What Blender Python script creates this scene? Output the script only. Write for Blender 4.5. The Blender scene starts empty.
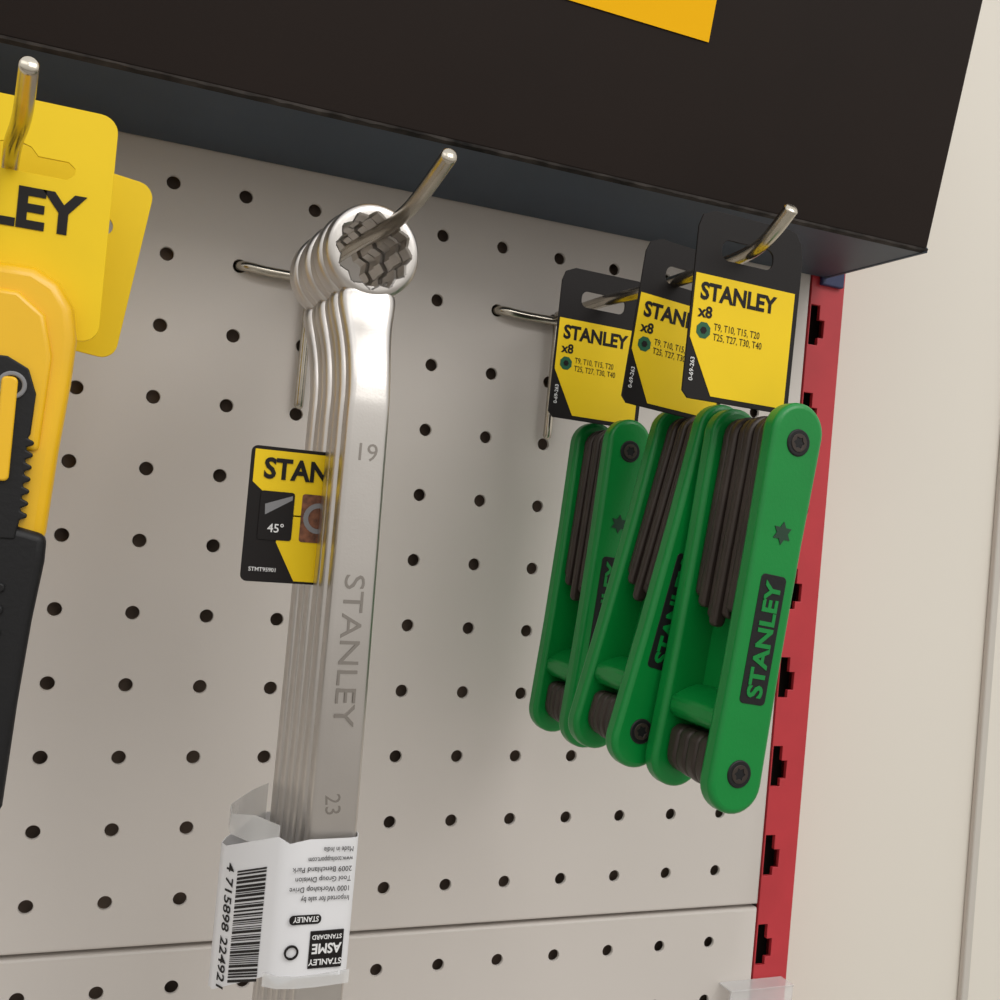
import bpy, bmesh, math, random
from mathutils import Vector, Matrix
random.seed(3)
S = 0.001
scn = bpy.context.scene
try:
    scn.view_settings.view_transform = 'Standard'
except Exception:
    pass

# ------------------------------------------------------------------ materials
def mat(name, col, rough=0.5, metal=0.0, noise=0.0, nscale=60.0, bump=0.0, bscale=400.0, alpha=1.0, spec=0.5, coat=0.0, trans=0.0, rvar=0.0):
    m = bpy.data.materials.new(name)
    m.use_nodes = True
    nt = m.node_tree
    b = nt.nodes['Principled BSDF']
    b.inputs['Roughness'].default_value = rough
    b.inputs['Metallic'].default_value = metal
    b.inputs['Specular IOR Level'].default_value = spec
    b.inputs['Coat Weight'].default_value = coat
    b.inputs['Alpha'].default_value = alpha
    b.inputs['Transmission Weight'].default_value = trans
    tc = nt.nodes.new('ShaderNodeTexCoord')
    n = nt.nodes.new('ShaderNodeTexNoise')
    n.inputs['Scale'].default_value = nscale
    n.inputs['Detail'].default_value = 5
    nt.links.new(tc.outputs['Object'], n.inputs['Vector'])
    r = nt.nodes.new('ShaderNodeValToRGB')
    lo = [c * (1 - noise) for c in col]
    hi = [min(1, c * (1 + noise)) for c in col]
    r.color_ramp.elements[0].position = 0.3
    r.color_ramp.elements[1].position = 0.7
    r.color_ramp.elements[0].color = (*lo, 1)
    r.color_ramp.elements[1].color = (*hi, 1)
    nt.links.new(n.outputs['Fac'], r.inputs['Fac'])
    nt.links.new(r.outputs['Color'], b.inputs['Base Color'])
    if rvar > 0:
        mr = nt.nodes.new('ShaderNodeMapRange')
        mr.inputs['To Min'].default_value = max(0.02, rough - rvar)
        mr.inputs['To Max'].default_value = rough + rvar
        nt.links.new(n.outputs['Fac'], mr.inputs['Value'])
        nt.links.new(mr.outputs['Result'], b.inputs['Roughness'])
    if bump > 0:
        n2 = nt.nodes.new('ShaderNodeTexNoise')
        n2.inputs['Scale'].default_value = bscale
        n2.inputs['Detail'].default_value = 3
        nt.links.new(tc.outputs['Object'], n2.inputs['Vector'])
        bp = nt.nodes.new('ShaderNodeBump')
        bp.inputs['Strength'].default_value = bump
        bp.inputs['Distance'].default_value = 0.0004
        nt.links.new(n2.outputs['Fac'], bp.inputs['Height'])
        nt.links.new(bp.outputs['Normal'], b.inputs['Normal'])
    return m

M_board = mat('pegboard_paint', (0.615, 0.57, 0.53), 0.5, noise=0.02, nscale=8, bump=0.05, bscale=900)
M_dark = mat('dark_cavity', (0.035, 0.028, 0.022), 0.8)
M_cav = mat('cavity_back', (0.30, 0.22, 0.17), 0.8, noise=0.6, nscale=22)
M_red = mat('red_paint', (0.50, 0.034, 0.045), 0.42, noise=0.08, nscale=40)
M_wall = mat('wall_paint', (0.74, 0.70, 0.625), 0.7, noise=0.02, nscale=3, bump=0.05, bscale=200)
M_trim = mat('trim_paint', (0.55, 0.52, 0.47), 0.5)
M_box = mat('header_board', (0.013, 0.0075, 0.0055), 0.6, noise=0.15, nscale=10, bump=0.05, bscale=80, spec=0.18)
M_navy = mat('navy_underside', (0.035, 0.052, 0.075), 0.5, noise=0.15, nscale=20, spec=0.4)
M_edge = mat('worn_edge', (0.035, 0.03, 0.027), 0.8, noise=0.8, nscale=120, spec=0.2)
M_orange = mat('header_yellow', (0.95, 0.50, 0.004), 0.6, spec=0.1)
M_yel = mat('yellow_print', (0.87, 0.60, 0.008), 0.45, noise=0.02, spec=0.3)
M_yel2 = mat('yellow_plastic', (0.87, 0.50, 0.008), 0.3, noise=0.03, coat=0.2)
M_black = mat('black_print', (0.012, 0.010, 0.010), 0.45, spec=0.22)
M_blackp = mat('black_plastic', (0.010, 0.010, 0.011), 0.45, bump=0.2, bscale=700, spec=0.3)
M_green = mat('green_plastic', (0.002, 0.225, 0.038), 0.31, noise=0.05, nscale=50, bump=0.12, bscale=900, spec=0.42)
M_greend = mat('green_ink', (0.004, 0.10, 0.04), 0.5)
M_star = mat('star_ink', (0.006, 0.04, 0.018), 0.5)
M_key = mat('black_oxide_steel', (0.045, 0.033, 0.027), 0.42, metal=0.3, noise=0.2, nscale=80)
M_steel = mat('satin_chrome', (0.64, 0.61, 0.58), 0.32, metal=1.0, noise=0.04, nscale=30, bump=0.06, bscale=1500, rvar=0.04)
M_etch = mat('etched_steel', (0.30, 0.275, 0.25), 0.5, metal=0.9)
M_wire = mat('zinc_wire', (0.50, 0.46, 0.39), 0.22, metal=1.0, noise=0.15, nscale=120)
M_white = mat('white_label', (0.76, 0.76, 0.78), 0.4)
M_whitet = mat('white_ink', (0.75, 0.75, 0.75), 0.5)
M_clear = mat('clear_film', (0.80, 0.80, 0.80), 0.15, alpha=0.4)
M_bronze = mat('photo_print', (0.16, 0.06, 0.03), 0.4, noise=0.6, nscale=500)
M_grey = mat('grey_print', (0.22, 0.22, 0.23), 0.4)
M_tpr = mat('blue_clip', (0.02, 0.03, 0.10), 0.5)

# ------------------------------------------------------------------ helpers
def link(o, parent=None):
    scn.collection.objects.link(o)
    if parent is not None:
        o.parent = parent
    return o

def empty(name, loc=(0, 0, 0)):
    e = bpy.data.objects.new(name, None)
    e.empty_display_size = 0.01
    scn.collection.objects.link(e)
    e.location = Vector(loc) * S
    return e

def parent_keep(o, p):
    bpy.context.view_layer.update()
    o.parent = p
    o.matrix_parent_inverse = p.matrix_world.inverted()

def finish(bm, name, m, parent=None, smooth_deg=35, bevel=0, xf=None, segs=2, recalc=True):
    if recalc:
        bmesh.ops.recalc_face_normals(bm, faces=bm.faces[:])
    for v in bm.verts:
        co = v.co
        if xf is not None:
            co = xf @ co
        v.co = co * S
    for f in bm.faces:
        f.smooth = True
    for e in bm.edges:
        if len(e.link_faces) == 2:
            if e.calc_face_angle(0) > math.radians(smooth_deg):
                e.smooth = False
        else:
            e.smooth = False
    me = bpy.data.meshes.new(name)
    bm.to_mesh(me)
    bm.free()
    me.materials.append(m)
    o = bpy.data.objects.new(name, me)
    link(o, parent)
    if bevel > 0:
        b = o.modifiers.new('bevel', 'BEVEL')
        b.width = bevel * S
        b.segments = segs
        b.limit_method = 'ANGLE'
        b.angle_limit = math.radians(40)
        b.harden_normals = False
    return o

def prism(name, outer, holes, y0, y1, m, parent=None, bevel=0, xf=None, smooth_deg=35, segs=2):
    """outline in XZ plane, extruded along Y from y0 to y1"""
    bm = bmesh.new()
    edges = []
    for loop in [outer] + list(holes):
        vs = [bm.verts.new((p[0], y0, p[1])) for p in loop]
        for i in range(len(vs)):
            edges.append(bm.edges.new((vs[i], vs[(i + 1) % len(vs)])))
    if holes:
        bmesh.ops.triangle_fill(bm, use_beauty=True, use_dissolve=False, edges=edges)
    else:
        bm.faces.new(bm.verts[:])
    r = bmesh.ops.extrude_face_region(bm, geom=bm.faces[:])
    for g in r['geom']:
        if isinstance(g, bmesh.types.BMVert):
            g.co.y = y1
    return finish(bm, name, m, parent, smooth_deg, bevel, xf, segs)

def box(name, x0, x1, y0, y1, z0, z1, m, parent=None, bevel=0, xf=None):
    return prism(name, [(x0, z0), (x1, z0), (x1, z1), (x0, z1)], [], y0, y1, m, parent, bevel, xf)

def rrect(x0, x1, z0, z1, r, n=6):
    pts = []
    for cx, cz, a in ((x1 - r, z1 - r, 0), (x0 + r, z1 - r, 90), (x0 + r, z0 + r, 180), (x1 - r, z0 + r, 270)):
        for i in range(n + 1):
            t = math.radians(a + 90 * i / n)
            pts.append((cx + r * math.cos(t), cz + r * math.sin(t)))
    return pts

def circ(cx, cz, r, n=32, ph=0):
    return [(cx + r * math.cos(2 * math.pi * i / n + ph), cz + r * math.sin(2 * math.pi * i / n + ph)) for i in range(n)]

def catmull(pts, n=8):
    P = [Vector(p) for p in pts]
    out = []
    for i in range(len(P) - 1):
        p0 = P[max(i - 1, 0)]; p1 = P[i]; p2 = P[i + 1]; p3 = P[min(i + 2, len(P) - 1)]
        for k in range(n):
            t = k / n
            out.append(0.5 * ((2 * p1) + (p2 - p0) * t + (2 * p0 - 5 * p1 + 4 * p2 - p3) * t * t + (3 * p1 - p0 - 3 * p2 + p3) * t ** 3))
    out.append(P[-1])
    return out

def tube(name, pts, r, m, parent=None, n=16, smooth=True, endbevel=0.5):
    path = catmull(pts, 8) if smooth else [Vector(p) for p in pts]
    bm = bmesh.new()
    T = [(path[min(i + 1, len(path) - 1)] - path[max(i - 1, 0)]).normalized() for i in range(len(path))]
    path2 = [path[0]] + [path[0] + T[0] * endbevel] + path[1:-1] + [path[-1] - T[-1] * endbevel] + [path[-1]]
    T2 = [T[0], T[0]] + T[1:-1] + [T[-1], T[-1]]
    R2 = [r - endbevel] + [r] * (len(path2) - 2) + [r - endbevel]
    up = Vector((0.13, 0.2, 0.97))
    if abs(T[0].dot(up)) > 0.9:
        up = Vector((1, 0.1, 0))
    a = T2[0].cross(up).normalized()
    rings = []
    for p, t, rr in zip(path2, T2, R2):
        a = (a - t * a.dot(t)).normalized()
        b = t.cross(a)
        rings.append([bm.verts.new(p + a * rr * math.cos(2 * math.pi * k / n) + b * rr * math.sin(2 * math.pi * k / n)) for k in range(n)])
    for i in range(len(rings) - 1):
        for k in range(n):
            bm.faces.new((rings[i][k], rings[i][(k + 1) % n], rings[i + 1][(k + 1) % n], rings[i + 1][k]))
    bm.faces.new(rings[0]); bm.faces.new(rings[-1])
    return finish(bm, name, m, parent, 50)

def text(name, body, org, xd, yd, size, m, parent=None, ext=0.05, bold=0.0, fit=None, align='LEFT', sx=1.0):
    """org in mm (baseline-left); xd/yd unit directions; fit = width in mm"""
    c = bpy.data.curves.new(name, 'FONT')
    c.body = body
    c.size = 1.0
    c.extrude = ext / size
    c.offset = bold
    c.resolution_u = 3
    c.align_x = align
    c.materials.append(m)
    o = bpy.data.objects.new(name, c)
    link(o)
    s1 = size * S
    s0 = s1 * sx
    if fit:
        bpy.context.view_layer.update()
        w = o.dimensions[0]
        if w > 1e-6:
            s0 = fit * S / w
    X = Vector(xd).normalized(); Y = Vector(yd).normalized(); Z = X.cross(Y).normalized()
    Y = Z.cross(X)
    mw = Matrix((
        (X.x * s0, Y.x * s1, Z.x * s1, org[0] * S),
        (X.y * s0, Y.y * s1, Z.y * s1, org[1] * S),
        (X.z * s0, Y.z * s1, Z.z * s1, org[2] * S),
        (0, 0, 0, 1)))
    if parent is not None:
        o.parent = parent
        bpy.context.view_layer.update()
        o.matrix_parent_inverse = parent.matrix_world.inverted()
    o.matrix_world = mw
    return o

FX = (1, 0, 0); UZ = (0, 0, 1)

# ------------------------------------------------------------------ pegboard panels
def pegboard(name, x_first, ncol, ztop_center, nrow, x_left, x_right, z_top, z_bot, rad=2.5):
    P = 25.0
    bm = bmesh.new()
    n = 24
    cache = {}
    def V(x, y, z):
        k = (round(x, 3), round(y, 3), round(z, 3))
        if k not in cache:
            cache[k] = bm.verts.new((x, y, z))
        return cache[k]
    def quad(a, b, c, d):
        bm.faces.new((V(*a), V(*b), V(*c), V(*d)))
    for c in range(ncol):
        for r in range(nrow):
            cx = x_first + c * P; cz = ztop_center - r * P
            h = P / 2
            circv = []; sqv = []
            for i in range(n):
                t = 2 * math.pi * i / n
                circv.append((cx + rad * math.cos(t), 0, cz + rad * math.sin(t)))
                m_ = max(abs(math.cos(t)), abs(math.sin(t)))
                sqv.append((cx + h * math.cos(t) / m_, 0, cz + h * math.sin(t) / m_))
            for i in range(n):
                j = (i + 1) % n
                quad(circv[i], circv[j], sqv[j], sqv[i])
                a = circv[i]; b = circv[j]
                k = 0.93
                a1 = (cx + (a[0]-cx)*k, 0.4, cz + (a[2]-cz)*k); b1 = (cx + (b[0]-cx)*k, 0.4, cz + (b[2]-cz)*k)
                a2 = (a1[0], 1.2, a1[2]); b2 = (b1[0], 1.2, b1[2])
                quad(a, b, b1, a1)
                quad(a1, b1, b2, a2)
    gx0 = x_first - P / 2; gx1 = x_first + (ncol - .5) * P
    gz1 = ztop_center + P / 2; gz0 = ztop_center - (nrow - .5) * P
    def rect(x0, x1, z0, z1):
        vs = [bm.verts.new(v) for v in ((x0, 0, z0), (x1, 0, z0), (x1, 0, z1), (x0, 0, z1))]
        bm.faces.new(vs)
    e = 1.2
    if x_right - e > gx1: rect(gx1, x_right - e, z_bot + e, z_top - e)
    if gx0 > x_left + e: rect(x_left + e, gx0, z_bot + e, z_top - e)
    if z_top - e > gz1: rect(gx0, gx1, gz1, z_top - e)
    if gz0 > z_bot + e: rect(gx0, gx1, z_bot + e, gz0)
    prof = [(e, 0), (0.35 * e, 0.25 * e), (0, e), (0, 9)]
    loops = []
    for d, y in prof:
        loops.append([bm.verts.new(v) for v in ((x_left + d, y, z_bot + d), (x_right - d, y, z_bot + d), (x_right - d, y, z_top - d), (x_left + d, y, z_top - d))])
    for a, b in zip(loops[:-1], loops[1:]):
        for i in range(4):
            bm.faces.new((a[i], a[(i + 1) % 4], b[(i + 1) % 4], b[i]))
    bmesh.ops.remove_doubles(bm, verts=bm.verts[:], dist=0.001)
    return finish(bm, name, M_board, None, 50)

pb1 = pegboard('pegboard_panel', -150, 17, 50, 13, -164, 274.4, 64, -266.0)
pb2 = pegboard('pegboard_panel.001', -150, 17, -281, 5, -164, 274.4, -267.6, -396)
for nm, pb, z0, z1 in (('back_liner', pb1, -266, 64), ('back_liner', pb2, -396, -267.6)):
    box(nm, -164, 274.4, 7, 8, z0, z1, M_cav, pb)

# ------------------------------------------------------------------ red slotted upright
up = empty('slotted_shelf_upright', (284, 4, -170))
bm = bmesh.new()
xs = [275.2, 275.8, 280.8, 283.8, 293.4]
slots = [-7 + 39.6 * k for k in range(2, -10, -1)]
zs = [90.0]
for z in slots:
    zs += [z + 9, z + 2.5, z - 5.5, z - 9]
zs.append(-396)
vc = {}
def VV(x, z):
    k = (x, round(z, 3))
    if k not in vc:
        vc[k] = bm.verts.new((x, 0.3, z))
    return vc[k]
for i in range(len(zs) - 1):
    kind = (i % 4) if i > 0 else 0
    for j in range(4):
        skip = False
        if i > 0 and i < len(zs) - 1 and kind in (1, 2, 3):
            if j == 1: skip = True
            if kind == 2 and j == 2: skip = True
        if skip: continue
        bm.faces.new((VV(xs[j], zs[i]), VV(xs[j], zs[i + 1]), VV(xs[j + 1], zs[i + 1]), VV(xs[j + 1], zs[i])))
r = bmesh.ops.extrude_face_region(bm, geom=bm.faces[:])
for g in r['geom']:
    if isinstance(g, bmesh.types.BMVert): g.co.y = 2.3
fo = finish(bm, 'face', M_red, None, 35, 0.2)
parent_keep(fo, up)
o = box('side_flange', 292.0, 293.6, 1.5, 36, -396, 90, M_red); parent_keep(o, up)
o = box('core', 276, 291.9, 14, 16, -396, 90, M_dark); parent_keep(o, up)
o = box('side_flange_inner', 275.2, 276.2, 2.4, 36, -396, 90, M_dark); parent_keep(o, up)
o = box('locking_clip', 279, 291, -2.2, 0.2, 11, 24, M_tpr, bevel=0.5); parent_keep(o, up)

# ------------------------------------------------------------------ wall behind and its trim
box('wall_back', -1500, 2500, 38, 60, -1500, 1500, M_wall)
tr = prism('trim_1', [(431, 700), (436, 700), (446, -700), (441, -700)], [], 34.5, 37.9, M_trim, bevel=0.8)
box('floor', -1500, 2500, -2500, 60, -1530, -1501, mat('floor_tile', (0.42, 0.40, 0.37), 0.4, noise=0.05, nscale=4))

# ------------------------------------------------------------------ header box above
hb = empty('header_display_box', (70, -40, 100))
def hexa(name, xl, xr, zb, zt, yb, yf, slope, m, bevel=0.6):
    bm = bmesh.new()
    vs = []
    for x in (xl, xr):
        dz = 0.004 * (x - 281)
        for (y, z) in ((yf, zb + dz), (yf - slope * (zt - zb), zt), (yb, zt), (yb, zb + dz)):
            vs.append(bm.verts.new((x, y, z)))
    a = vs[:4]; b = vs[4:]
    bm.faces.new(a); bm.faces.new(b)
    for i in range(4):
        bm.faces.new((a[i], a[(i + 1) % 4], b[(i + 1) % 4], b[i]))
    o = finish(bm, name, m, None, 35, bevel)
    parent_keep(o, hb)
    return o
hexa('body', -190, 280.5, 14.9, 200, -2.5, -62, 0.2, M_box, 0.8)
hexa('underside_tray', -189, 279.3, 14.1, 16, -2.0, -60.5, 0.0, M_navy, 0.2)
bm = bmesh.new()
N = 150
for i in range(N + 1):
    x = -190 + 470.5 * i / N
    dz = 0.004 * (x - 281)
    j = random.uniform(-0.25, 0.25)
    a = bm.verts.new((x, -62.6, 15.2 + dz)); b = bm.verts.new((x, -62.5, 14.4 + dz + j)); c = bm.verts.new((x, -60.2, 13.9 + dz))
    if i:
        bm.faces.new((pa, a, b, pb_)); bm.faces.new((pb_, b, c, pc))
    pa, pb_, pc = a, b, c
o = finish(bm, 'worn_lip', M_edge, None, 40); parent_keep(o, hb)
o = box('end_lip', 279.2, 281.0, -62, -2.2, 13.8, 16.0, M_navy, bevel=0.3); parent_keep(o, hb)
bm = bmesh.new()
def fr(x, z, off=0.35):
    return (x, -62 - 0.2 * (z - 14.0) - off, z)
q = [bm.verts.new(fr(x, z)) for x, z in ((30, 64.6), (165.5, 64.6), (165.5, 112), (30, 112))]
bm.faces.new(q)
o = finish(bm, 'yellow_patch', M_orange); parent_keep(o, hb)

# ------------------------------------------------------------------ hooks
def hook(name, x, stem, legz=-72):
    h = empty(name, (x, 0, -25))
    parts = []
    parts.append(tube('stem', stem, 2.1, M_wire))
    parts.append(tube('crossbar', [(x - 25, 2.0, -25), (x - 24.6, -0.5, -25), (x - 22.5, -3.0, -25.3), (x - 15, -3.9, -26), (x, -4.2, -26.2), (x + 15, -3.9, -26), (x + 22.5, -3.0, -25.3), (x + 24.6, -0.5, -25), (x + 25, 2.0, -25)], 1.75, M_wire))
    parts.append(tube('leg', [(x, -2.2, -24), (x, -3.4, -32), (x, -3.2, -50), (x, -3.0, legz + 3), (x, -2.4, legz)], 1.7, M_wire))
    for o in parts: parent_keep(o, h)
    return h
hook('pegboard_hook', 50, [(50, -3, -24.5), (50, -40, -25), (50, -70, -26), (50, -96, -27.5), (50, -114, -27.3), (50, -124, -26.2), (50, -135, -23.8), (50, -147.5, -20.6)])
hook('pegboard_hook', 150, [(150, -3, -24), (150, -40, -23.6), (150, -74, -24.6), (150, -110, -24), (150, -126, -23.2), (150, -135, -21.5), (150, -141, -18.5), (150, -147.8, -13.8)])
hook('pegboard_hook', -50, [(-50, -3, -24), (-49, -40, -25), (-47.6, -80, -26.5), (-46.2, -105, -27), (-44.5, -120, -26.5), (-43.6, -130, -25.2), (-42.6, -147, -21.5)])

# ------------------------------------------------------------------ ring wrenches
def wrench(name, dy, first=False, dx=0.0, lean=0.0):
    w = empty(name, (49 + dx, -106 + dy, -160))
    cx, cy, cz = 46.6 + dx, -96 + dy, -35.0
    t2 = 3.75
    def ring(nm, cx, cy, cz, R, ri):
        # lathed ring with rounded rim and a twelve-point bore
        bm = bmesh.new(); n = 96
        def bore(i):
            ph = (i % 8) / 8.0
            return ri + 1.35 * abs(2 * ph - 1)
        prof = [('b', 0.55, -t2), ('o', R - 2.4, -t2)]
        for k in range(1, 6):
            a = math.pi / 2 * k / 5
            prof.append(('o', R - 2.0 + 2.0 * math.sin(a), -t2 + 2.0 * (1 - math.cos(a))))
        for k in range(0, 6):
            a = math.pi / 2 * k / 5
            prof.append(('o', R - 2.0 + 2.0 * math.cos(a), t2 - 2.0 * (1 - math.sin(a))))
        prof += [('b', 0.55, t2), ('b', 0.0, t2 - 0.6), ('b', 0.0, -t2 + 0.6)]
        loops = []
        for kind, rr, yy in prof:
            L_ = []
            for i in range(n):
                t = 2 * math.pi * i / n
                r_ = (bore(i) + rr) if kind == 'b' else rr
                L_.append(bm.verts.new((cx + r_ * math.cos(t), cy + yy, cz + r_ * math.sin(t))))
            loops.append(L_)
        m_ = len(loops)
        for a in range(m_):
            b = (a + 1) % m_
            for i in range(n):
                j = (i + 1) % n
                bm.faces.new((loops[a][i], loops[a][j], loops[b][j], loops[b][i]))
        o = finish(bm, nm, M_steel, None, 38)
        parent_keep(o, w)
    ring('ring_head', cx, cy, cz, 13.4, 9.3)
    st = [(-44.9, -96.0, 10, 6.0, 46.6), (-46.4, -96.0, 15.0, 7.0, 46.6), (-48.5, -96.2, 16.2, 7.2, 46.6), (-51.5, -97.0, 15.6, 7.2, 46.6), (-55.5, -98.6, 14.2, 7.0, 46.6),
          (-61, -101.3, 12.8, 6.8, 46.6), (-67.5, -104.0, 12.0, 6.6, 46.6), (-75, -105.7, 11.7, 6.4, 46.7), (-86, -106.3, 11.9, 6.4, 46.7), (-130, -106.2, 12.5, 6.4, 47.1), (-200, -105.5, 13.6, 6.4, 47.7),
          (-262, -104.5, 14.3, 6.6, 48.0), (-270, -102.5, 14.8, 7, 48.1), (-276, -98.5, 16, 7.2, 48.1), (-281, -96, 17, 7.2, 48.1), (-284.5, -96, 14, 7.0, 48.1)]
    pts = catmull([(a[0], a[1], a[2]) for a in st], 5)
    pts2 = catmull([(a[3], a[4], 0) for a in st], 5)
    bm = bmesh.new(); rings = []
    for p, q in zip(pts, pts2):
        z, y, wd = p; th, xc, _ = q
        xc += dx + lean * (-z - 40) / 200.0; y += dy
        hw, ht = wd / 2, th / 2
        blend = min(1, max(0, (z + 80) / 32.0)) if z > -150 else 0
        rr = 1.7 + 1.3 * blend
        sec = rrect(xc - hw, xc + hw, y - ht, y + ht, min(rr, ht * 0.95), 4)
        rings.append([bm.verts.new((a, b, z)) for a, b in sec])
    n = len(rings[0])
    for i in range(len(rings) - 1):
        for k in range(n):
            bm.faces.new((rings[i][k], rings[i][(k + 1) % n], rings[i + 1][(k + 1) % n], rings[i + 1][k]))
    bm.faces.new(rings[0]); bm.faces.new(rings[-1])
    o = finish(bm, 'shaft', M_steel, None, 50); parent_keep(o, w)
    ring('ring_head_large', 48.1 + dx + lean, cy, -298.5, 15.6, 10.8)
    if first:
        yf = -109.42
        text('size_mark', '19', (43.4, yf - 0.1, -94.0), FX, UZ, 6.8, M_etch, w, 0.12, 0.0)
        text('embossed_name', 'STANLEY', (44.2, yf + 0.02, -124.5), (0.012, 0, -1), (1, 0, 0.012), 8.0, M_etch, w, 0.2, 0.0, fit=41)
        text('size_mark_lower', '23', (44.4, -108.85, -184), (0.1, 0, -1), (1, 0, 0), 6, M_etch, w, 0.15, 0.0)
    return w
for k in range(6):
    wrench('double_ring_wrench', 8.0 * k, k == 0, dx=[0, -0.6, 0.3, -0.6, 0.1, -0.7][k], lean=[0, 0.3, -0.9, 0.3, -0.9, -0.2][k])

# yellow/black tag tucked between the wrenches
tg = empty('hang_tag', (36, -86, -110))
def tadd(o): parent_keep(o, tg); return o
X0 = 20.4; TY = -86.2
tadd(prism('card', rrect(X0, X0 + 32.5, -130.0, -91.8, 1.8), [], TY - .2, TY + .2, M_black, None, 0.05))
tadd(prism('yellow_top', [(X0 + 1, -92.8), (X0 + 31.6, -92.8), (X0 + 31.6, -111), (X0 + 12, -111), (X0 + 1.0, -102)], [], TY - .4, TY - .2, M_yel))
tadd(prism('yellow_side', [(X0 + 31.6, -110.6), (X0 + 31.6, -129.3), (X0 + 15, -129.3), (X0 + 9, -118.5), (X0 + 12, -110.6)], [], TY - .4, TY - .2, M_yel))
tadd(prism('pic_left', rrect(X0 + 3.6, X0 + 13.2, -118.0, -104.3, 0.8), [], TY - .6, TY - .38, M_black))
tadd(prism('pic_left_shine', [(X0 + 5, -108.0), (X0 + 12.6, -105.2), (X0 + 12.6, -106.4), (X0 + 5.2, -111.0)], [], TY - .65, TY - .58, M_grey))
tadd(prism('pic_right', rrect(X0 + 15.4, X0 + 25, -118.0, -104.3, 0.8), [], TY - .6, TY - .38, M_bronze))
tadd(prism('pic_ring', circ(X0 + 20.5, -111.0, 4.4, 24), [circ(X0 + 20.5, -111.0, 3.0, 24)], TY - .7, TY - .58, M_grey))
text('tag_text', 'STANLEY', (X0 + 3.8, TY - .6, -100.6), FX, UZ, 8.0, M_black, tg, 0.05, 0.032, fit=31)
text('tag_deg', '45°', (X0 + 6.2, TY - .75, -115.8), FX, UZ, 3.4, M_whitet, tg, 0.05, 0.01)
text('tag_small', 'STMT95901', (X0 + 2.0, TY - .6, -127.0), FX, UZ, 1.6, M_whitet, tg, 0.05, 0.01)

# barcode label wrapped round the bundle
lb = empty('barcode_label', (40, -95, -215))
def ladd(o): parent_keep(o, lb); return o
A = Vector((32.9, -108.8, 0)); B = Vector((22.9, -89.5, 0))
def drop(x, y):
    if x < 40 and y > -111.5:
        return min(1.0, (Vector((x, y, 0)) - A).length / (B - A).length)
    return 1.0 if (y > -80) else 0.0
path = [(54.6, -101.0), (54.9, -107.5), (54.0, -110.6), (52.0, -111.5), (46, -111.8), (40.5, -111.9), (35.6, -111.0), (32.9, -108.8), (27.9, -99.15), (22.9, -89.5), (22.3, -86.5), (24.2, -82.0), (32, -69), (39, -58.5), (46, -57.0)]
def wrap(name, path, ztop, zbot, m, dt=7.0, db=11.0, thick=0.25, jag=0.0):
    bm = bmesh.new(); rows = []
    for i, (x, y) in enumerate(path):
        d = drop(x, y) if i > 3 else 0.0
        zt = ztop - dt * d + random.uniform(-jag, jag); zb = zbot - db * d
        rows.append([bm.verts.new((x, y, zt + (zb - zt) * k / 6)) for k in range(7)])
    for i in range(len(rows) - 1):
        for k in range(6):
            bm.faces.new((rows[i][k], rows[i][k + 1], rows[i + 1][k + 1], rows[i + 1][k]))
    o = finish(bm, name, m, None, 60)
    s = o.modifiers.new('s', 'SOLIDIFY'); s.thickness = thick * S; s.offset = 0
    return o
ladd(wrap('paper', path, -195.0, -231.5, M_white, 8.0, 11.0))
ladd(wrap('clear_tape', [(33.0, -108.9), (28.2, -99.3), (23.6, -90.0), (24.6, -82.0), (32.6, -70), (39.5, -60.0)], -193.0, -199.5, M_clear, 1.0, 7.0, 0.15, 1.6))
ladd(wrap('clear_tape_front', [(54.8, -111.2), (46, -112.2), (40.5, -112.3), (35.2, -111.4), (32.0, -109.0)], -230.5, -234.0, M_clear, 0.0, 0.0, 0.15, 0.3))
ud = (A - B).normalized()
nrm = Vector((ud.y, -ud.x, 0)).normalized()
if nrm.y > 0: nrm = -nrm
WL = (A - B).length
def facet(u, z, off=0.3):
    p = B + ud * u + nrm * off
    return Vector((p.x, p.y, z + 8.0 * (u / WL)))
bm = bmesh.new()
z = -210.5
while z > -241:
    h = random.choice([0.25, 0.25, 0.5, 0.75])
    a = [bm.verts.new(facet(u, zz)) for u, zz in ((6.5, z), (18.5, z), (18.5, z - h), (6.5, z - h))]
    bm.faces.new(a)
    z -= h + random.choice([0.25, 0.3, 0.5])
ladd(finish(bm, 'barcode_bars', M_black, None))
text('barcode_digits', '4 715898 224921', facet(1.8, -207.5), (0, 0, -1), ud, 4.4, M_black, lb, 0.02, 0.01, fit=34)
yl = -112.2
ladd(prism('logo_pill', rrect(37.0, 45.5, -217.2, -214.8, 1.1), [], yl - 0.1, yl + 0.2, M_black))
text('pill_text', 'STANLEY', (44.8, yl - 0.15, -215.2), (-1, 0, 0), (0, 0, -1), 2.0, M_whitet, lb, 0.02, 0.02, fit=6.8)
ladd(prism('black_block', [(43.0, -219.2), (52.0, -219.2), (52.0, -229.0), (43.0, -229.0)], [], yl - 0.1, yl + 0.5, M_black))
text('asme', 'ASME', (51.5, yl - 0.2, -222.6), (-1, 0, 0), (0, 0, -1), 3.6, M_whitet, lb, 0.02, 0.03, fit=8)
text('asme2', 'STANDARD', (51.5, yl - 0.2, -220.2), (-1, 0, 0), (0, 0, -1), 1.7, M_whitet, lb, 0.02, 0.02, fit=8)
text('asme3', 'STANLEY', (52.0, yl - 0.2, -226.6), (-1, 0, 0), (0, 0, -1), 2.2, M_whitet, lb, 0.02, 0.02, fit=9)
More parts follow.
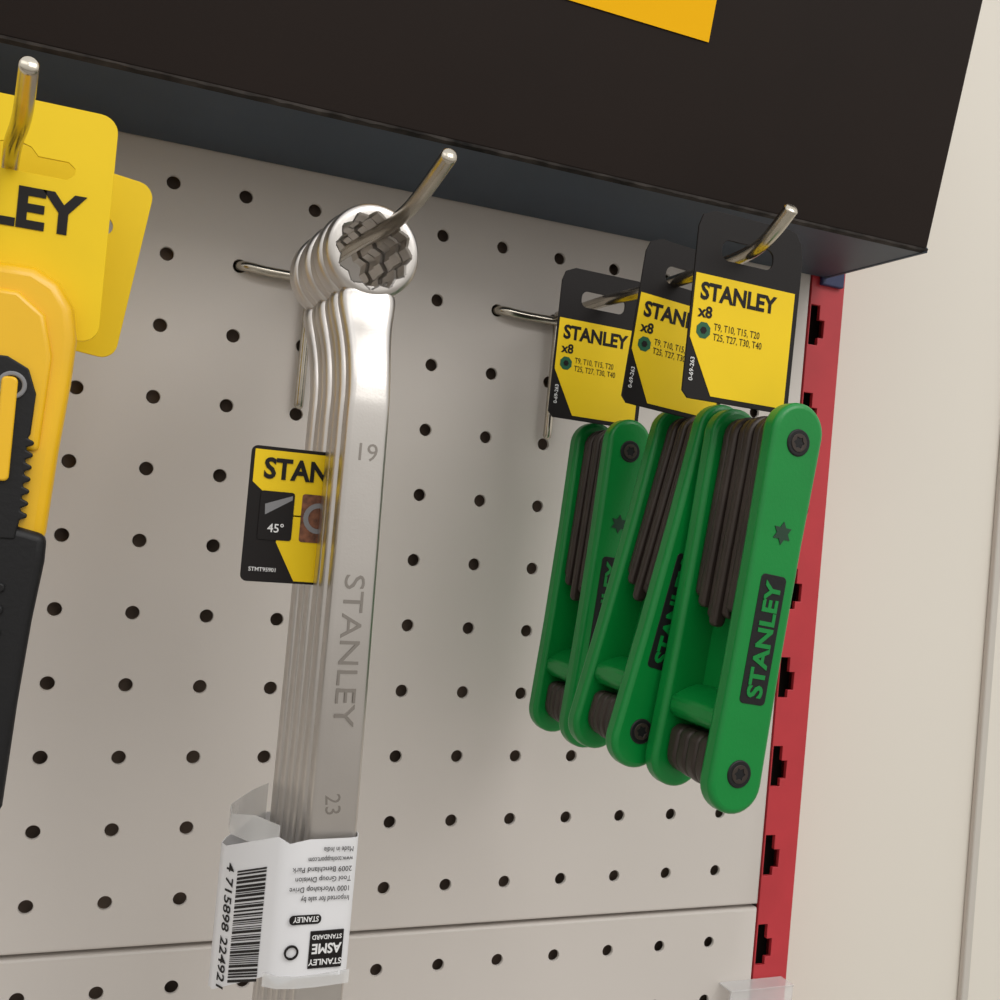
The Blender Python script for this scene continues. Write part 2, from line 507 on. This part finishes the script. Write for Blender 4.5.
for i, s in enumerate(['Made in India', 'www.toolsupport.com', '2009 Benchland Park', 'Tool Group Division', '1000 Workshop Drive', 'Imported for sale by']):
    text('small_print', s, (52.6, yl - 0.2, -197.0 - 2.6 * i), (-1, 0, 0), (0, 0, -1), 2.0, M_black, lb, 0.02, 0.0, fit=[8, 12, 16, 15, 16, 13][i])
ladd(prism('recycle_ring', circ(38.3, -224.5, 1.9, 24), [circ(38.3, -224.5, 1.4, 24)], yl - 0.1, yl + 0.4, M_black))

# ------------------------------------------------------------------ folding key sets
def keyset(name, topx, topz, tilt, yf, yb, ycard, cardx=133.2, cardtilt=0.0, dz=0.0, lean=0.0):
    """yf = front outer face (more negative), yb = back outer face."""
    g = empty(name, (topx, (yf + yb) / 2, topz))
    ca, sa = math.cos(tilt), math.sin(tilt)
    XF = Matrix(((ca, 0, sa, topx), (0, 1, 0, 0), (-sa, 0, ca, topz), (0, 0, 0, 1)))
    def K(o): parent_keep(o, g); return o
    L = 117.0; W = 8.7
    def stadium(n=16):
        pts = []
        for i in range(n + 1):
            t = math.pi * i / n
            pts.append((W * math.cos(t), -W + W * math.sin(t)))
        pts.append((-W + 0.55, -L * 0.35)); pts.append((-W + 0.55, -L * 0.65))
        for i in range(n + 1):
            t = math.pi + math.pi * i / n
            pts.append((W * math.cos(t), -L + W + W * math.sin(t)))
        pts.append((W - 0.55, -L * 0.65)); pts.append((W - 0.55, -L * 0.35))
        return pts
    T = 6.4
    K(prism('side_plate_front', stadium(), [], yf, yf + T, M_green, None, 1.7, XF, 35, 4))
    K(prism('side_plate_back', stadium(), [], yb - T, yb, M_green, None, 1.7, XF, 35, 4))
    yi0, yi1 = yf + T, yb - T
    K(prism('spine', [(3.6, -18), (7.2, -18), (7.2, -L + 16), (3.6, -L + 16)], [], yi0 - .2, yi1 + .2, M_green, None, 0.4, XF))
    br = [(-6.8, -L + 27)] + [(-6.8 + 10.4 * k / 8, -L + 27 + 5.0 * math.sin(k / 8 * math.pi / 2)) for k in range(1, 9)] + [(6.8, -L + 33), (6.8, -L + 21), (-4.5, -L + 21), (-6.8, -L + 23)]
    K(prism('bridge', br, [], yi0 - .2, yi1 + .2, M_green, None, 0.9, XF))
    for d, nm in ((-11.5, 'screw_top'), (-L + 11.5, 'screw_bottom')):
        K(prism(nm, circ(0, d, 3.9, 32), [], yf - 0.4, yf + 1.2, M_blackp, None, 0.35, XF))
        tx = []
        for i in range(12):
            a = math.pi * i / 6
            rr = 1.9 if i % 2 == 0 else 1.3
            tx.append((rr * math.cos(a), d + rr * math.sin(a)))
        K(prism(nm + '_socket_rim', circ(0, d, 2.6, 28), [tx], yf - 0.6, yf - 0.3, M_key, None, 0.08, XF))
        K(prism(nm + '_axle', circ(0, d, 2.2, 20), [], yf + 1.3, yb - 1, M_key, None, 0, XF))
    nk = 6
    span = (yi1 - yi0 - 0.8)
    pitch = span / nk
    for i in range(nk):
        y0 = yi0 + 0.4 + i * pitch + 0.2; y1 = y0 + pitch - 0.4
        kl = [62, 64, 67, 65, 62, 59][i]
        dx = [-0.6, 0.1, -0.5, 0.3, -0.4, 0.1][i]
        prof = []
        for k in range(13):
            t = math.pi * k / 12
            prof.append((0.6 + dx + 6.6 * math.cos(t), -9.6 + 6.6 * math.sin(t)))
        prof += [(-5.9 + dx, -14), (-6.0 + dx * 2, -kl + 1.5), (-5.2 + dx * 2, -kl), (-2.6 + dx * 2, -kl), (-1.8 + dx * 2, -kl + 1.5), (-1.6 + dx, -17), (7.0 + dx, -14)]
        K(prism('key_%d' % (i + 1), prof, [], y0, y1, M_key, None, 1.0, XF, 35, 3))
    nb = 4
    pitch = span / nb
    for i in range(nb):
        y0 = yi0 + 0.4 + i * pitch + 0.2; y1 = y0 + pitch - 0.4
        rr = [6.8, 6.4, 6.0, 5.6][i]
        prof = [(-rr, -L + 17.5), (-rr + 2, -L + 19.5), (rr * 0.6, -L + 19.5), (rr, -L + 13)] + [(rr * math.cos(t), -L + 11 + rr * math.sin(t)) for t in [-math.pi * k / 12 for k in range(1, 12)]] + [(-rr, -L + 11)]
        K(prism('key_%d' % (i + 7), prof, [], y0, y1, M_key, None, 1.7, XF, 35, 4))
    st = []
    for i in range(12):
        a = math.pi * i / 6 + math.pi / 2
        rr = 3.3 if i % 2 == 0 else 1.9
        st.append((rr * math.cos(a), -37.5 + rr * math.sin(a)))
    K(prism('star_mark', st, [], yf - 0.25, yf + 0.3, M_star, None, 0, XF))
    K(prism('name_panel', rrect(-4.3, 4.3, -86, -49.5, 1.4), [], yf - 0.2, yf + 0.3, M_blackp, None, 0.1, XF))
    def P(u, d, y):
        v = XF @ Vector((u, y, d)); return (v.x, v.y, v.z)
    ux = (XF.to_3x3() @ Vector((0, 0, 1))); uy = (XF.to_3x3() @ Vector((-1, 0, 0)))
    text('name_text', 'STANLEY', P(2.5, -84.2, yf - 0.3), ux, uy, 7.0, M_green, g, 0.1, 0.03, fit=33)
    # header card
    x0 = cardx; x1 = cardx + 37
    pz = -12.8 + dz
    CX = Matrix.Translation((x0 + 18, 0, -21 + dz)) @ Matrix.Rotation(cardtilt, 4, 'Y') @ Matrix.Translation((-(x0 + 18), 0, 21 - dz))
    slot = rrect(x0 + 8.5, x0 + 26.5, pz - 13.5, pz - 7.6, 2.4, 4)
    ct = [(x0 + 2, -67.5 + dz), (x1 - 2, -67.5 + dz), (x1, -65.5 + dz), (x1, -21 + dz), (x1 - 1, -16.5 + dz), (x1 - 3, -13.6 + dz), (x1 - 6, pz), (x0 + 5, pz), (x0 + 1.2, -14.5 + dz), (x0, -18 + dz), (x0, -65.5 + dz)]
    K(prism('header_card', ct, [slot], ycard - 0.35, ycard + 0.35, M_black, None, 0.1, CX))
    yy = ycard - 0.5
    K(prism('card_yellow', [(x0 + 0.6, -31.5 + dz), (x1 - 1.7, -31.5 + dz), (x1 - 1.7, -66 + dz), (x0 + 9.5, -66 + dz), (x0 + 0.6, -50 + dz)], [], yy, yy + 0.25, M_yel, None, 0, CX))
    def Q(x, z):
        v = CX @ Vector((x, yy - 0.08, z + dz)); return (v.x, v.y, v.z)
    cx_ = CX.to_3x3() @ Vector((1, 0, 0)); cz_ = CX.to_3x3() @ Vector((0, 0, 1))
    text('card_name', 'STANLEY', Q(x0 + 2.6, -38.6), cx_, cz_, 6.8, M_black, g, 0.03, 0.036, fit=26.5)
    text('card_count', 'x8', Q(x0 + 2.6, -43.8), cx_, cz_, 4.6, M_black, g, 0.03, 0.03)
    text('card_sizes', 'T9, T10, T15, T20\nT25, T27, T30, T40', Q(x0 + 8.2, -47.0), cx_, cz_, 2.9, M_black, g, 0.02, 0.0, fit=17)
    K(prism('card_icon', circ(x0 + 4.8, -47.6 + dz, 2.5, 8, math.pi / 8), [], yy - 0.1, yy + .1, M_greend, None, 0, CX))
    K(prism('card_icon_hole', circ(x0 + 4.8, -47.6 + dz, 1.1, 6), [], yy - 0.2, yy, M_black, None, 0, CX))
    text('card_side', '0-69-263', Q(x0 + 2.8, -62.5), cz_, tuple(-c for c in cx_), 1.9, M_whitet, g, 0.02, 0.01)
    return g
keyset('folding_key_set', 163.4, -66.0, 0.112, -143.5, -107.4, -128.3, 132.8, 0.02)
keyset('folding_key_set', 164.8, -64.2, 0.215, -105.6, -73.5, -89.5, 138.0, 0.09)
keyset('folding_key_set', 158.0, -67.0, 0.075, -57.5, -25.5, -41.5, 132.2, 0.02, dz=-1.0)

# ------------------------------------------------------------------ knife packs at the far left
def knife_pack(name, cx, ycard, tilt, top_z, xl, xr, zlow, txt=True):
    g = empty(name, (cx, ycard, -80))
    def K(o): parent_keep(o, g); return o
    XF = Matrix.Translation((cx, 0, -26)) @ Matrix.Rotation(tilt, 4, 'Y') @ Matrix.Translation((-cx, 0, 26))
    z1 = top_z
    outer = rrect(xl, xr, zlow, z1, 4.5, 6)
    slot = []
    for (a, b) in ((-13, -26.6), (-11.5, -28.0), (-5, -28.0), (5, -28.0), (11.5, -28.0), (13, -26.6), (13, -25.2), (11.5, -24.0), (5.0, -24.0), (3.4, -22.2), (0, -21.2), (-3.4, -22.2), (-5, -24.0), (-11.5, -24.0), (-13, -25.2)):
        slot.append((cx + a * 1.12 + 2.5, b * 1.15 + 3.2))
    holes = [slot]
    if not txt:
        holes.append(circ(cx + 28.6, -29.0, 2.6, 20))
    K(prism('hang_card', outer, holes, ycard - 0.4, ycard + 0.4, M_yel, None, 0.12, XF))
    bodyo = [(cx - 17, -58), (cx - 10, -54), (cx + 10, -54), (cx + 16, -57), (cx + 20, -63), (cx + 21.4, -71), (cx + 21.0, -82), (cx + 19.6, -100), (cx + 18.4, -123), (cx - 16, -123), (cx - 17, -100), (cx - 18, -75)]
    yb = ycard - 0.5
    K(prism('yellow_casing', bodyo, [], yb - 10, yb, M_yel2, None, 3.0, XF, 35, 4))
    K(prism('casing_crest', [(cx - 13, -68), (cx - 7, -61), (cx + 7, -61), (cx + 13.5, -66), (cx + 16, -76), (cx + 15, -100), (cx - 15, -100)], [], yb - 11.8, yb - 9, M_yel2, None, 1.4, XF, 35, 4))
    inner = [(cx - 9, -82), (cx - 4, -77.5), (cx + 6, -77.5), (cx + 11.0, -80), (cx + 13.2, -86), (cx + 12.8, -96)]
    z = -97.0
    while z > -116:
        inner += [(cx + 12.2, z), (cx + 13.8, z - 0.7), (cx + 13.8, z - 1.5), (cx + 12.2, z - 2.2)]
        z -= 3.0
    inner += [(cx + 11.5, -122), (cx - 9, -122)]
    K(prism('black_track', inner, [], yb - 13.0, yb - 6, M_blackp, None, 0.5, XF, 35, 3))
    K(prism('slider_ring', circ(cx + 7.6, -84.5, 3.4, 28), [circ(cx + 7.6, -84.5, 2.3, 28)], yb - 13.8, yb - 12.8, M_grey, None, 0.3, XF))
    K(prism('yellow_slider', rrect(cx + 5.2, cx + 8.9, -108, -82.5, 1.3), [], yb - 14.4, yb - 12.4, M_yel2, None, 0.5, XF))
    hndl = [(cx - 15, -118), (cx + 8, -118), (cx + 18.8, -120.5), (cx + 18.8, -127), (cx + 17.2, -142), (cx + 15.8, -162), (cx + 14.6, -188), (cx + 12.4, -192.5), (cx - 10, -192.5), (cx - 14, -186)]
    K(prism('black_handle', hndl, [], yb - 12.5, yb - 1.0, M_blackp, None, 2.2, XF, 35, 4))
    for i in range(8):
        zz = -134 - 5.5 * i
        K(prism('grip_rib_%d' % i, rrect(cx - 8, cx + 10.5, zz - 1.2, zz + 1.2, 1.1), [], yb - 13.4, yb - 12, M_blackp, None, 0.5, XF))
    if txt:
        text('card_name', 'STANLEY', (xr - 66.0, ycard - 0.6, -42.8), FX, UZ, 14.2, M_black, g, 0.05, 0.034, fit=60)
        text('card_tm', 'TM', (cx - 6.0, ycard - 0.6, -46.4), FX, UZ, 2.6, M_black, g, 0.05, 0.01)
    return g
knife_pack('retractable_knife_pack', -49.0, -88.5, 0.0, -10.2, -90.0, -22.4, -70)
knife_pack('retractable_knife_pack', -51.0, -60.0, 0.13, -13.5, -82.0, -11.2, -66.0, False)

# clear ticket holder low on the board
th = empty('ticket_holder', (272, -6, -300))
o = box('sleeve', 257, 290, -9, -8.2, -330, -299.5, M_clear, None, 0.2); parent_keep(o, th)
o = box('edge', 257, 290, -9.4, -0.2, -299.5, -298.7, M_clear, None, 0.2); parent_keep(o, th)

# ------------------------------------------------------------------ world and lights
wd = bpy.data.worlds.new('shop_ambient')
scn.world = wd
wd.use_nodes = True
nt = wd.node_tree
bg = nt.nodes['Background']
tc = nt.nodes.new('ShaderNodeTexCoord')
sep = nt.nodes.new('ShaderNodeSeparateXYZ')
nt.links.new(tc.outputs['Generated'], sep.inputs['Vector'])
mr = nt.nodes.new('ShaderNodeMapRange')
mr.inputs['From Min'].default_value = -1; mr.inputs['From Max'].default_value = 1
nt.links.new(sep.outputs['Z'], mr.inputs['Value'])
cr = nt.nodes.new('ShaderNodeValToRGB')
els = cr.color_ramp.elements
els[0].position = 0.0; els[0].color = (0.36, 0.33, 0.29, 1)
els[1].position = 1.0; els[1].color = (0.97, 0.97, 0.97, 1)
e = els.new(0.40); e.color = (0.30, 0.275, 0.25, 1)
e = els.new(0.56); e.color = (0.70, 0.68, 0.645, 1)
nt.links.new(mr.outputs['Result'], cr.inputs['Fac'])
nt.links.new(cr.outputs['Color'], bg.inputs['Color'])
bg.inputs['Strength'].default_value = 1.14

def area(name, loc, target, sx, sy, power, col):
    l = bpy.data.lights.new(name, 'AREA')
    l.shape = 'RECTANGLE'; l.size = sx; l.size_y = sy; l.energy = power; l.color = col
    o = bpy.data.objects.new(name, l)
    scn.collection.objects.link(o)
    o.location = loc
    d = Vector(target) - Vector(loc)
    o.rotation_euler = d.to_track_quat('-Z', 'Y').to_euler()
    return o
area('ceiling_light_panel', (0.60, -1.35, 1.05), (0.1, 0, -0.15), 1.2, 0.8, 11, (1.0, 0.98, 0.95))
area('ceiling_light_panel', (-0.9, -1.6, 1.4), (0.1, 0, -0.15), 1.4, 0.7, 4, (1.0, 0.98, 0.95))

# ------------------------------------------------------------------ camera
cam = bpy.data.cameras.new('camera')
cam.sensor_width = 36; cam.lens = 38.80; cam.clip_start = 0.005; cam.clip_end = 50
co = bpy.data.objects.new('camera', cam)
scn.collection.objects.link(co)
r0 = (0.9165456174, -0.3897497871, 0.0896617792)
r1 = (0.0893850167, -0.0188874318, -0.9958180475)
r2 = (0.3898133527, 0.9207270868, 0.0175265984)
co.matrix_world = Matrix((
    (r0[0], -r1[0], -r2[0], -0.03224755),
    (r0[1], -r1[1], -r2[1], -0.39122071),
    (r0[2], -r1[2], -r2[2], -0.10637354),
    (0, 0, 0, 1)))
scn.camera = co
